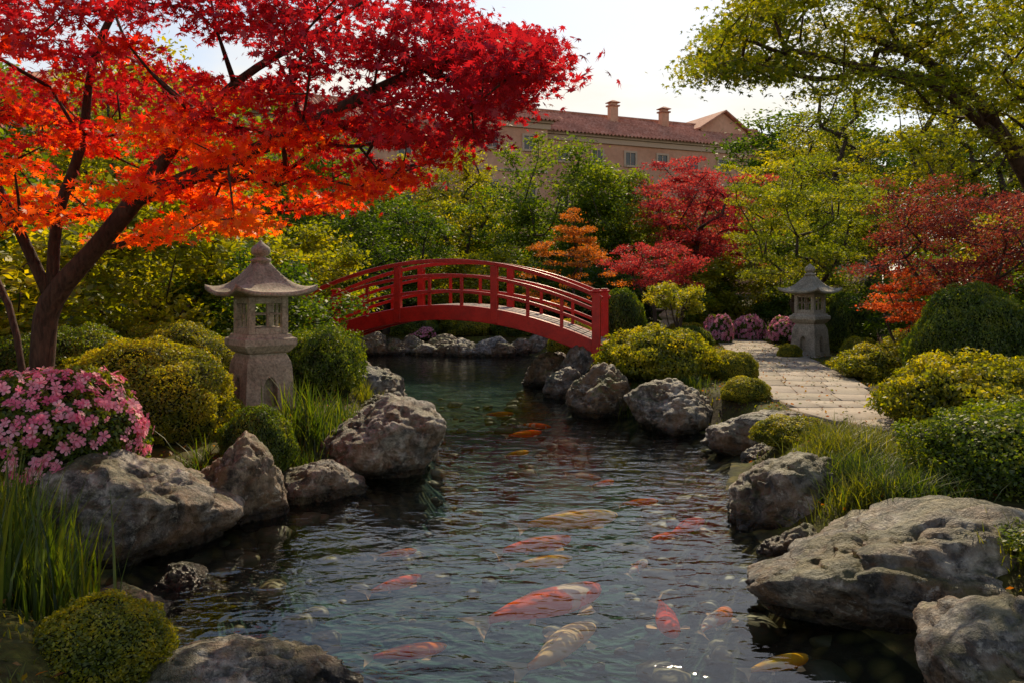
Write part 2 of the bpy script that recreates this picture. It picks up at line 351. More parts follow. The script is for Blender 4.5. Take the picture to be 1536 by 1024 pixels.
T_MAP,F_MAP=maple_T(); T_MAPS,F_MAPS=maple_T(False)
def build_tree(key,seed,nodes,targets,tr,nl,cr,flat,T,TF,ls,P,mat,bark=M_bark,colfn=None,step=.45,wig=.12,up=.6,sides=7,rmin=.006,expo=.5,tilt=.55,stray=.15):
    rg=np.random.default_rng(seed); pos=[np.array(p,float) for p,_ in nodes]; par=[q for _,q in nodes]
    chains=[]
    ch={}
    for i,p in enumerate(par): ch.setdefault(p,[]).append(i)
    def walk(i,path):
        while True:
            path.append(i); kids=ch.get(i,[])
            if not kids: break
            for k in kids[1:]: walk(k,[i])
            i=kids[0]
        chains.append(path)
    walk(0,[])
    ends=[]; root=pos[0]
    nstart=[i for i in range(len(pos)) if pos[i][2]-root[2]>0.25*(max(p[2] for p in pos)-root[2])]
    tg=np.array(targets); order=np.argsort(np.min(np.linalg.norm(tg[:,None]-np.array(pos)[None,nstart],axis=2),axis=1))
    cidx=list(nstart)
    for o in order:
        t=tg[o]; A=np.array([pos[i] for i in cidx]); d=t-A; dist=np.linalg.norm(d,axis=1)+np.maximum(0,-d[:,2])*1.0
        j=cidx[int(np.argmin(dist))]; p0=pos[j]; L=np.linalg.norm(t-p0); n=max(1,int(L/step)); path=[j]
        off=np.array([0,0,-up*L*.25])+rg.normal(size=3)*wig*L*.5; last=j
        for s in range(1,n+1):
            f=s/n; q=p0+(t-p0)*f+off*2*f*(1-f)+(rg.normal(size=3)*wig*step*.5 if s<n else 0)
            pos.append(q); par.append(last); last=len(pos)-1; path.append(last); cidx.append(last)
        chains.append(path); ends.append(last)
    cnt=np.zeros(len(pos)); 
    for e in ends: cnt[e]+=1
    for i in range(len(pos)-1,0,-1): cnt[par[i]]+=cnt[i]
    cnt=np.maximum(cnt,.6); rad=np.maximum(rmin,tr*(cnt/cnt[0])**expo)
    mb=MB()
    for c in chains:
        if len(c)<2: continue
        rr=[rad[i] for i in c]; 
        if c[0]!=0: rr[0]=min(rr[0],rr[1]*1.25)
        else: rr[0]*=1.35
        rr[-1]*=.6
        Q=catmull(np.c_[np.array([pos[i] for i in c]),rr],3) if len(c)>2 else np.c_[np.array([pos[i] for i in c]),rr]
        mb.tube([q[:3] for q in Q],[max(q[3],.003) for q in Q],sides)
    C=np.array([pos[e] for e in ends]); n=len(C)
    scl=rg.uniform(.7,1.3,n)
    ci=np.repeat(np.arange(n),nl); 
    o=rg.normal(size=(len(ci),3)); o/=np.linalg.norm(o,axis=1)[:,None]; o*=(rg.random(len(ci))**.5)[:,None]*cr*scl[ci][:,None]
    sm=rg.random(len(ci))<stray; o[sm]*=1.5
    o[:,2]*=flat
    o[:,2]-= .18*flat*(o[:,0]**2+o[:,1]**2)/cr
    Pp=C[ci]+o
    NN=np.array([0,0,1.0])+rg.normal(size=Pp.shape)*tilt
    S=ls*rg.uniform(.65,1.25,len(Pp))
    cv=rg.uniform(0,1,n)
    if colfn: cc=colfn(Pp,cv[ci],rg)
    else: cc=pal(cv[ci]*.6+rg.uniform(0,.4,len(ci)),P)
    cc=cc*rg.uniform(.75,1.2,len(cc))[:,None]
    lm=scatter(key+'_leaves',Pp,NN,S,T,TF,cc,rg); lm.materials.append(mat)
    return mb.mesh(key+'_wood',True,[bark]),lm
def tree_inst(name,meshes,loc,rz=0,s=1,parent=None):
    e=empty(name if parent is None else name+'_part',loc,(0,0,R(rz)),(s,s,s) if np.isscalar(s) else s)
    if parent is not None: e.parent=parent
    obj('trunk_and_limbs',meshes[0],e); obj('crown_foliage',meshes[1],e); return e
def crown_targets(rg,n,c,r,lo=.45,layers=None,zmin=None,cone=0):
    d=rg.normal(size=(n*3,3)); d/=np.linalg.norm(d,axis=1)[:,None]; rr=lo+(1-lo)*rg.random(n*3)**.6
    lump=1+.25*fbm(d*1.6+n,2,int(c[2]*10)+n)
    p=d*(rr*lump)[:,None]
    if cone: p[:,:2]*=(1-cone*p[:,2:3])
    p=p*np.array(r)
    if layers: p[:,2]=np.round(p[:,2]/layers)*layers+rg.normal(size=len(p))*layers*.25
    p=p+np.array(c)
    if zmin is not None: p=p[p[:,2]>zmin]
    return p[:n]
def std_tree(key,seed,h,cw,ch,n,nl,cr,flat,ls,P,mat=M_leaf,T=T_DIA,TF=F_DIA,layers=None,bark=M_bark2,tr=None,lo=.35,forks=1,lean=0,tilt=.7,cone=0):
    rg=np.random.default_rng(seed); tz=h-ch*.75
    nodes=[((0,0,-.2),-1)]; kk=5
    for i in range(1,kk): nodes.append(((rg.normal()*.05*h*i/kk+lean*i/kk,rg.normal()*.04*h*i/kk,tz*i/(kk-1)),i-1))
    for f in range(forks):
        a=rg.uniform(0,6.28); nodes.append(((math.cos(a)*cw*.14,math.sin(a)*cw*.14,tz*(.55+.2*f)),2)); nodes.append(((math.cos(a)*cw*.25,math.sin(a)*cw*.25,tz*1.05),len(nodes)-1))
    t=crown_targets(rg,n,(lean,0,h-ch/2),(cw/2,cw/2,ch/2),lo,layers,h-ch*1.02,cone)
    return build_tree(key,seed,nodes,t,tr or h*.02,nl,cr,flat,T,TF,ls,P,mat,bark,step=.7,wig=.15,tilt=tilt)
G_dark=[(.02,.048,.007),(.046,.09,.010),(.095,.145,.015)]
G_mid=[(.032,.070,.008),(.080,.132,.011),(.165,.195,.017)]
G_yel=[(.085,.12,.008),(.185,.205,.011),(.33,.285,.015)]
Rd=[(.16,.016,.026),(.34,.042,.05),(.45,.10,.09)]
Bur=[(.075,.018,.016),(.16,.036,.030),(.27,.085,.05)]
Orr=[(.26,.13,.012),(.42,.18,.014),(.48,.20,.018)]
TA=std_tree('green_a',1,9,7.5,6.8,130,165,.85,.5,.19,G_mid)
TB=std_tree('green_b',2,9,6.5,7,110,140,.8,.55,.18,G_dark)
TC=std_tree('green_c',3,9,6,6.5,100,125,.72,.5,.17,G_yel)
TD=std_tree('tall_sparse',4,13,7,9.5,110,100,.75,.45,.15,[(.045,.075,.010),(.11,.14,.014),(.2,.19,.02)],forks=3,lo=.3)
TR=std_tree('crimson_maple',5,7.2,5.4,4.4,140,130,.55,.3,.15,Rd,M_redbg,T_MAPS,F_MAPS,layers=.6,forks=3)
TG=std_tree('green_maple',6,5.3,4.6,3.8,140,150,.45,.3,.11,[(.06,.10,.008),(.135,.175,.011),(.25,.235,.016)],M_leaf,T_MAPS,F_MAPS,layers=.45,forks=3)
TBu=std_tree('burgundy_maple',7,3.9,4.0,2.3,150,150,.36,.38,.08,Bur,M_redbg,T_MAPS,F_MAPS,forks=3)
TS=std_tree('small_red',8,3.0,2.8,1.5,70,140,.3,.4,.09,Rd,M_redbg,T_MAPS,F_MAPS,forks=2)
TO=std_tree('orange',9,4.2,2.9,3.4,90,120,.30,.3,.09,Orr,M_redbg,T_MAPS,F_MAPS,layers=.35,forks=0,cone=.55)
TRo=std_tree('red_orange',10,2.0,1.7,1.3,42,90,.22,.35,.08,[(.3,.06,.015),(.46,.11,.025),(.5,.19,.035)],M_redbg,T_MAPS,F_MAPS,forks=2,tr=.035)
TY=std_tree('yellow_shrub',11,3.8,3.2,3.3,80,130,.45,.6,.13,G_yel,forks=3)
TDk=std_tree('dark_shrub',12,3.4,3.4,3.1,80,140,.45,.6,.115,G_dark,forks=3)
TT=std_tree('topiary_tree',14,1.75,1.35,.72,46,120,.20,.45,.055,G_yel,forks=3,tr=.05)
def put(name,m,x,y,rz=0,s=1,dz=0): return tree_inst(name,m,(x,y,Hs(x,y)-.05+dz),rz,s)
put('broadleaf_tree',TA,2.4,35,20,(.95,1,.92)); put('broadleaf_tree',TA,4.0,33.5,140,(.7,.7,.74)); put('broadleaf_tree',TB,-4.4,28,0,(.72,.72,.58)); put('broadleaf_tree',TC,-3.0,40,50,.97)
put('broadleaf_tree',TA,-8.5,33,110,(1,1,.95)); put('broadleaf_tree',TC,6.4,33,70,(.55,.6,.5)); put('broadleaf_tree',TC,-12.5,27,200,1.0)
put('crimson_maple_tree',TR,7.3,32,30,(1,1,.95)); put('crimson_maple_tree',TR,8.9,35,150,(1,1,.82)); put('small_red_maple_tree',TS,4.35,24,0,1.02)
put('orange_maple_tree',TO,1.9,26,0,1); put('green_maple_tree',TG,8.0,22,0,(1.0,1,1.02)); put('burgundy_maple_tree',TBu,8.6,15.4,0,(.95,1,.98)); put('red_orange_maple_tree',TRo,7.6,15.3,0,1.02)
put('tall_tree',TD,14.8,33,0,1.0);put('tall_tree',TD,14.2,37,90,(.75,.75,.8));put('tall_tree',TD,19,31,160,1.05);put('tall_tree',TD,16,27,260,.85)
put('broadleaf_tree',TC,13,26,0,(.8,.8,.72));put('broadleaf_tree',TA,10.6,29,70,(.6,.6,.6)); put('broadleaf_tree',TA,-16,24,0,1)
put('yellow_green_shrub',TY,-5.9,13.0,0,(1,1,.95));put('yellow_green_shrub',TY,-7.2,10.8,130,(1.1,1.1,.9));put('dark_evergreen_shrub',TDk,-4.7,14.6,0,(.9,.9,.75));put('yellow_green_shrub',TY,-6.8,17.5,90,1.15)
put('yellow_green_shrub',TY,-4.9,20.5,250,(.9,.9,.75));put('dark_evergreen_shrub',TDk,-9.5,14,40,1.4);put('broadleaf_tree',TC,-9.5,21,0,.85);put('yellow_green_shrub',TY,-6.4,23,30,(1.2,1.2,1.0))
put('small_pruned_tree',TT,3.75,18.0,20,1)
bt=empty('background_trees')
for y0,n,hs in ((44,15,.8),(54,12,1.0)):
    for i in range(n):
        x=-46+92*(i+.5)/n+rng.uniform(-1.5,1.5); y=y0+rng.uniform(-3,3); u=x/y
        s=rng.uniform(.85,1.1)*hs
        if -.05<u<.36:
            if y0>50: continue
            s=min(s,(.4+.14*y)/9.6)
        elif u>=.36 or u<-.25: s*=1.35
        tree_inst('background_trees',[TA,TB,TC,TA][rng.integers(4)],(x,y,Hs(x,y)-.1),rng.uniform(0,360),(s*1.2,s*1.2,s),bt)
us=empty('understory_shrubs')
for i in range(26):
    x=-13+27*i/25+rng.uniform(-.5,.5); y=rng.uniform(28.5,32) ; s=rng.uniform(.6,.95)
    tree_inst('understory_shrubs',[TDk,TY,TDk][rng.integers(3)],(x,y,Hs(x,y)-.4),rng.uniform(0,360),(s*1.2,s*1.2,s),us)
for (x,y,s,t) in ((9.8,19,.8,TDk),(11,17,1.0,TY),(10.5,14,.9,TDk),(12,21,1,TY),(10.2,12,.7,TDk),(-8.5,8.5,.8,TY),(-8,6.5,.8,TDk)):
    tree_inst('understory_shrubs',t,(x,y,Hs(x,y)-.3),rng.uniform(0,360),s,us)
# hero red maple
nd=[((-4.95,8.3,.2),-1),((-4.9,8.3,.8),0),((-4.88,8.32,1.4),1),((-4.75,8.25,1.95),2),
 ((-4.25,8.1,2.45),3),((-3.7,7.9,2.98),4),((-3.2,7.7,3.5),5),((-2.6,7.5,4.0),6),((-1.9,7.4,4.4),7),((-1.2,7.2,4.75),8),
 ((-3.0,7.75,3.2),5),((-2.1,7.45,3.5),10),((-1.25,7.2,3.85),11),((-.5,7.0,4.15),12),
 ((-4.95,8.0,2.7),3),((-5.2,7.8,3.4),14),((-5.5,7.5,4.3),15),
 ((-4.6,8.1,2.8),3),((-4.25,7.9,3.5),17),((-4.05,7.75,4.3),18),((-3.6,7.6,5.0),19),((-2.8,7.3,5.4),20),
 ((-5.1,8.4,1.0),1),((-5.35,8.5,1.9),22),((-5.9,8.6,2.8),23),((-6.3,8.6,3.6),24)]
rg=np.random.default_rng(21)
tg=[]
while len(tg)<430:
    x=rg.uniform(-6.8,.55); y=rg.uniform(5.6,9.5); 
    xn=x/y*7.5
    if xn>.24: continue
    lo=np.interp(xn,[-6,-4.8,-3.3,-2.3,-1.2,-.4,.1,.4],[2.75,2.7,2.5,2.65,3.0,3.4,3.85,4.15]); hi=np.interp(xn,[-6,-2,-1,-.2,.4],[6.0,5.6,4.95,4.6,4.3])
    z=rg.uniform(0,1)**1.0*(hi-lo)+lo; z=2.1+(z-2.1)*y/7.5
    if z>6.0: continue
    if z<3.3 and xn<-3 and rg.random()<.4: continue
    tg.append((x,y,z))
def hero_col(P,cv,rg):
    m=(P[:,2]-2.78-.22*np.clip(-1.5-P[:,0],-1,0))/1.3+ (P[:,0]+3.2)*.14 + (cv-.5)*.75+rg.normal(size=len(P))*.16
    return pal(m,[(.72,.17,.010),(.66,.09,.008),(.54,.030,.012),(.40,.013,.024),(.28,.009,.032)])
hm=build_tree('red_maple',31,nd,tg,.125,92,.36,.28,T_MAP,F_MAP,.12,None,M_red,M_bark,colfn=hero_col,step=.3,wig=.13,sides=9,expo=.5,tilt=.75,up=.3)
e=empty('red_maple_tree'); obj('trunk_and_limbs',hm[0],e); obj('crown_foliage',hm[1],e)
# overhanging right tree
nd=[((7.0,9.3,.2),-1),((6.7,9.1,1.3),0),((6.25,8.8,2.2),1),((5.75,8.6,2.9),2),((5.3,8.45,3.5),3),((4.75,8.3,4.1),4),((3.95,8.1,4.5),5),((3.1,7.9,4.65),6),
 ((4.75,8.1,3.75),4),((4.15,7.9,4.1),8),((3.35,7.8,4.25),9),((2.65,7.75,4.4),10),((6.1,8.45,3.5),3),((5.9,8.2,4.3),12),((5.45,7.9,4.9),13)]
tg=[]
while len(tg)<380:
    x=rg.uniform(1.3,7.6); y=rg.uniform(6.6,9.7); xn=x/y*9
    if xn<2.15: continue
    lo=np.interp(xn,[2.1,3,4,5,5.8,8],[4.45,4.35,4.15,3.85,3.6,3.4]); hi=np.interp(xn,[2.1,2.6,3.2,8],[4.75,5.2,5.9,6.2])
    z=lo+(hi-lo)*rg.random()**.9; z=2.1+(z-2.1)*y/9
    if z>6.4 or (z<4.0*y/9 and rg.random()<.3): continue
    tg.append((x,y,z))
rt=build_tree('right_maple',33,nd,tg,.10,125,.33,.3,T_MAPS,F_MAPS,.08,[(.05,.08,.008),(.12,.15,.010),(.24,.215,.015)],M_leaf,M_bark,step=.33,wig=.13,sides=8,expo=.5,tilt=.6,up=.3)
e=empty('yellow_green_maple_tree'); obj('trunk_and_limbs',rt[0],e); obj('crown_foliage',rt[1],e)
# ------------------------------------------------------------ shrubs
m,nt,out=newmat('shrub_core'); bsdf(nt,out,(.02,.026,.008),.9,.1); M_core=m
def dome_mesh(key,seed,n,ls,P,lump=.10,mat=M_box,zr=.8,flowers=0,fs=.1,fp=None,loose=.05,lf=2.3):
    rg=np.random.default_rng(seed)
    d=rg.normal(size=(int(n*1.6),3)); d/=np.linalg.norm(d,axis=1)[:,None]; d=d[d[:,2]>-.45][:n]
    r=1+lump*fbm(d*lf+seed,3,seed)+.03*fbm(d*9,2,seed+4)-np.abs(rg.normal(size=len(d)))*loose+loose*.3
    P_=d*r[:,None]*np.array([1,1,zr]); NN=d+rg.normal(size=d.shape)*.75
    v=.5+.5*fbm(d*3.5+3,2,seed+9)+rg.normal(size=len(d))*.25
    lm=scatter(key,P_,NN,ls*rg.uniform(.6,1.3,len(d)),T_DIA,F_DIA,pal(v,P)*rg.uniform(.7,1.25,len(d))[:,None],rg); lm.materials.append(mat)
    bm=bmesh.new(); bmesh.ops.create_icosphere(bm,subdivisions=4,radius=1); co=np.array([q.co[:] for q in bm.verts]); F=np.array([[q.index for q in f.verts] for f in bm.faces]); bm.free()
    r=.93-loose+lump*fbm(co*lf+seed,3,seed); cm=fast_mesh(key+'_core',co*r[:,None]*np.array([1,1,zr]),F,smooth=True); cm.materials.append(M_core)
    fm=None
    if flowers:
        c=rg.normal(size=(flowers*3,3)); c/=np.linalg.norm(c,axis=1)[:,None]; c=c[c[:,2]>-.3]; keep=fbm(c*3.2+9,2,seed+1)>-.30; c=c[keep][:flowers]
        rr=1.03+lump*fbm(c*lf+seed,3,seed)+rg.uniform(-.03,.03,len(c))
        T=[(0,0,-.12)];TFs=[]
        for i in range(5):
            a=i*72; b=len(T)
            for da,ra,z in ((-30,.30,.02),(-22,.50,.03),(0,.6,-.03),(22,.50,.03),(30,.30,.02)): T.append((math.sin(R(a+da))*ra,math.cos(R(a+da))*ra,z))
            TFs.append((0,b,b+1,b+2,b+3,b+4))
        k=len(T); cc=pal(rg.random(len(c)),fp); cc=np.repeat(cc[:,None,:],k,axis=1); cc[:,0,:]=cc[:,0,:]*np.array([.85,.35,.45])
        fm=scatter(key+'_fl',c*rr[:,None]*np.array([1,1,zr]),c+rg.normal(size=c.shape)*.4,fs*rg.uniform(.7,1.2,len(c)),T,TFs,cc,rg); fm.materials.append(M_petal)
    return lm,cm,fm
BoxY=[(.065,.088,.006),(.15,.17,.008),(.29,.26,.012)]; BoxG=[(.03,.06,.006),(.07,.115,.008),(.145,.17,.012)]
PK=[(.82,.16,.32),(.9,.32,.45),(.92,.54,.60)]
D_s=[dome_mesh('box_s1',1,15000,.06,BoxG),dome_mesh('box_s2',2,15000,.06,BoxY,.12)]
D_l=[dome_mesh('box_l1',3,44000,.036,BoxY,.17),dome_mesh('box_l2',4,44000,.036,BoxG,.10)]
D_sp=[dome_mesh('spread1',5,20000,.058,BoxY,.28,loose=.13,zr=.62,lf=2.8),dome_mesh('spread2',6,20000,.053,BoxG,.25,loose=.16,zr=.75,lf=3)]
AZ=dome_mesh('azalea',8,14000,.06,BoxG,.12,flowers=1000,fs=.092,fp=PK,zr=.85)
AZf=dome_mesh('azalea_far',9,5000,.09,BoxG,.15,flowers=700,fs=.13,fp=[(.65,.16,.32),(.8,.34,.5),(.85,.52,.64)],zr=.75)
def shrub(name,D,x,y,w,top,rz=0,d=None,dz=.05):
    b=Hs(x,y)-dz
    hh=top-b; cz=b+hh*.36; zr={id(D_sp[0]):.62,id(D_sp[1]):.75,id(AZ):.85,id(AZf):.75}.get(id(D),.8); sz=(top-cz)/zr
    e=empty(name,(x,y,cz),(0,0,R(rz)),(w/2,(d or w)/2,sz)); obj('leaves',D[0],e); obj('dark_filler_core',D[1],e)  # second part: dark dome added under the leaves to stop see-through, no branches modelled
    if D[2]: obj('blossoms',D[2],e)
    return e
BX='clipped_boxwood_shrub'
for a in [(D_l[0],-3.98,8.75,1.95,1.50,20,1.5),(D_l[1],-4.95,9.3,1.7,1.62,80,1.5),(D_l[0],-4.95,11.6,1.8,1.55,70),(D_s[0],-2.58,8.1,.74,.88,30),(D_s[1],-2.1,4.05,.72,.5,0),(D_l[1],-5.8,9.6,1.8,1.5,100),
 (D_l[1],7.55,13.0,2.0,2.1,0),(D_s[1],3.5,12.0,.74,.75,0),(D_s[1],3.2,9.15,.86,.62,40),(D_s[0],2.75,20,1.2,2.0,0),(D_s[0],3.1,22.5,1.2,1.7,90),(D_s[1],1.6,21.5,1.3,1.2,0),(D_s[0],.2,27.2,1.8,1.3,0),
 (D_s[1],-1.5,27.5,1.9,1.3,60),(D_s[0],-3.3,27,1.6,1.2,10),(D_s[1],4.3,16.5,.9,.8,20),(D_s[1],3.95,14.3,.9,.95,20),(D_s[0],4.9,22,1.2,1.0,0),(D_s[1],5.3,24.5,1.3,1.0,30),
 (D_s[0],8.6,20.5,1.2,1.9,0),(D_s[0],9.3,23,1.6,1.9,0),(D_s[1],7.9,18.2,.9,.95,0),(D_s[0],-5.9,15.7,1.5,1.5,0),(D_l[0],-4.6,17.0,1.2,1.35,0),(D_s[1],-5.5,19.4,1.5,1.4,0),(D_s[1],6.55,18.9,.6,.75,0)]:
    shrub(BX,a[0],*a[1:6],d=a[6] if len(a)>6 else None)
SPN='spreading_shrub'
for a in [(D_sp[0],2.6,14.4,1.95,1.35,0),(D_sp[0],5.35,9.3,1.9,1.3,30),(D_sp[1],4.1,6.7,1.5,1.12,0),(D_sp[0],6.9,14.6,1.8,1.05,50),(D_sp[1],-3.0,12.6,1.3,1.5,0),
 (D_sp[1],3.3,16.9,1.2,.75,90),(D_sp[0],8.5,16.7,1.6,1.2,90),(D_sp[1],5.3,8.0,1.6,1.0,90),(D_sp[0],7.4,11,1.5,1.1,10),(D_sp[1],-5.2,6.9,1.6,1.3,10),(D_sp[1],3.6,4.6,1.3,.75,0)]:
    shrub(SPN,*a)
shrub('pink_azalea_shrub',AZ,-3.98,6.75,1.6,1.42,0)
for x,y,w,t in ((6.15,23.8,.9,1.25),(8.1,23.6,1.1,1.2),(8.9,22.2,1.1,1.2),(-3.0,26.6,.9,.8),(7.4,25,1.0,1.2),(9.2,21,.8,1.1)): shrub('pink_azalea_shrub',AZf,x,y,w,t,rng.uniform(0,360))
# ------------------------------------------------------------ grasses
def blades(name,B,Hh,W,L,cols,rg,mat):
    n=len(B); a=rg.uniform(0,2*math.pi,n); ld=np.stack([np.cos(a),np.sin(a),0*a],1); sd=np.stack([-np.sin(a),np.cos(a),0*a],1)
    V=[]
    for t in (0,.35,.7):
        c=B+np.array([0,0,1])*(Hh*t*(1-.25*t*L))[:,None]+ld*(Hh*L*t*t)[:,None]; w=(W*(1-t*.6)*.5)[:,None]; V+=[c-sd*w,c+sd*w]
    V.append(B+np.array([0,0,1])*(Hh*(1-.25*L))[:,None]+ld*(Hh*L)[:,None])
    V=np.stack(V,1).reshape(-1,3); b=np.arange(n)[:,None]*7
    F=[np.vstack([b+np.array([[0,1,3,2]]),b+np.array([[2,3,5,4]])]),b+np.array([[4,5,6]])]
    me=fast_mesh(name,V,F,np.repeat(cols,7,axis=0)); me.materials.append(mat); return me
def tuft(name,x,y,r,h,n,P,lean=.45,w=.012):
    rg=np.random.default_rng(int(abs(x*100)+y*10)); q=rg.normal(size=(n,2))*r*.5; xx=x+q[:,0];yy=y+q[:,1]
    B=np.stack([xx,yy,H(xx,yy)-.02],1); me=blades(name,B,h*rg.uniform(.35,1.1,n),np.full(n,w)*rg.uniform(.6,1.3,n),lean*rg.uniform(.3,2.0,n),pal(rg.random(n)**1.3,P),rg,M_leaf)
    return obj(name,me)
GG=[(.018,.04,.008),(.045,.08,.012),(.10,.125,.018)]; GY=[(.045,.065,.008),(.09,.11,.012),(.15,.155,.02)]
tuft('iris_leaves',-2.75,4.55,.35,.85,420,GG,.22,.018); tuft('iris_leaves',-3.15,4.9,.4,.8,350,GG,.25,.018); tuft('iris_leaves',-2.3,9.2,.35,.7,380,GG,.3,.02)
tuft('iris_leaves',-2.0,10.2,.4,.55,300,GG,.35,.02); tuft('ornamental_grass',-2.85,7.55,.25,.4,260,GG,.6,.012); tuft('ornamental_grass',3.3,7.7,.5,.34,1500,GY,.6,.010); tuft('ornamental_grass',3.0,6.9,.35,.32,800,GG,.6,.010)
tuft('ornamental_grass',3.6,8.4,.5,.31,1300,GY,.6,.010); tuft('ornamental_grass',2.0,13.2,.3,.45,300,GG,.4,.014); tuft('ornamental_grass',3.05,4.9,.25,.3,220,GY,.7,.010);tuft('ornamental_grass',3.1,6.3,.4,.35,900,GG,.6,.010)
tuft('ornamental_grass',2.75,6.3,.3,.28,500,GY,.6,.010)
tuft('ornamental_grass',-2.4,13.2,.4,.45,300,GY,.4,.014);tuft('ornamental_grass',2.9,13.1,.3,.3,300,GG,.5,.012);tuft('ornamental_grass',-2.2,8.6,.25,.35,300,GG,.5,.012)
rg=np.random.default_rng(5); n=120000
xx=rg.uniform(-9,11,n); yy=2+26*rg.random(n)**1.2; sd=sdf(xx,yy); dd=np.full(n,1e9)
for q in PL[::2]: dd=np.minimum(dd,np.hypot(xx-q[0],yy-q[1])-q[2]*.5)
k=(sd>.12)&(dd>-.05)&(fbm(np.stack([xx,yy,0*xx],1)*.9,2,8)>-.35); xx,yy=xx[k],yy[k]; n=len(xx)
B=np.stack([xx,yy,H(xx,yy)-.01],1); v=.5+.5*fbm(B*1.2,2,4)+rg.normal(size=n)*.15
obj('ground_cover_grass',blades('gc',B,rg.uniform(.03,.09,n),rg.uniform(.006,.014,n)*(1+yy/15),rg.uniform(.2,1.2,n),pal(v,[(.03,.05,.008),(.09,.11,.012),(.17,.165,.02)]),rg,M_leaf))
n=24000; xx=rg.uniform(-9,11,n); yy=2+26*rg.random(n)**1.2; sd=sdf(xx,yy); k=(sd>.1); xx,yy=xx[k],yy[k]; n=len(xx)
B=np.stack([xx,yy,H(xx,yy)+.02+.05*rg.random(n)],1)
me=scatter('litter',B,np.array([0,0,1.])+rg.normal(size=B.shape)*.5,rg.uniform(.03,.07,n),T_DIA,F_DIA,pal(rg.random(n),[(.03,.05,.01),(.09,.09,.015),(.2,.08,.02),(.16,.05,.02)]),rg); me.materials.append(M_leaf); obj('leaf_litter',me)
# ------------------------------------------------------------ stone lanterns
m,nt,out=newmat('lantern_stone'); tc=nt.nodes.new('ShaderNodeTexCoord'); pos=tc.outputs['Object']
n1=noise(nt,2.2,8,.7,pos,.4); n2=noise(nt,30,5,.7,pos); 
c=ramp(nt,n1.outputs[0],[(.3,(.20,.17,.125)),(.5,(.40,.345,.265)),(.68,(.54,.475,.375))]).outputs[0]
c=mixc(nt,.75,c,ramp(nt,n2.outputs[0],[(.38,(.45,.45,.45)),(.55,(1,1,1)),(.7,(1.25,1.25,1.2))]).outputs[0],'MULTIPLY')
st=noise(nt,1.3,5,.6,pos); c=mixc(nt,ramp(nt,st.outputs[0],[(.52,(0,0,0)),(.68,(.7,.7,.7))]).outputs[0],c,(.10,.09,.045,1))
bsdf(nt,out,c,.88,.2,math_(nt,'ADD',n1.outputs[0],math_(nt,'MULTIPLY',n2.outputs[0],.4)),.7,.02); M_lan=m
def sq(hw,z,n=1):
    p=[]; c=[(-1,-1),(1,-1),(1,1),(-1,1)]
    for i in range(4):
        a=c[i];b=c[(i+1)%4]
        for j in range(n): t=j/n; p.append(((a[0]+(b[0]-a[0])*t)*hw,(a[1]+(b[1]-a[1])*t)*hw,z))
    return p
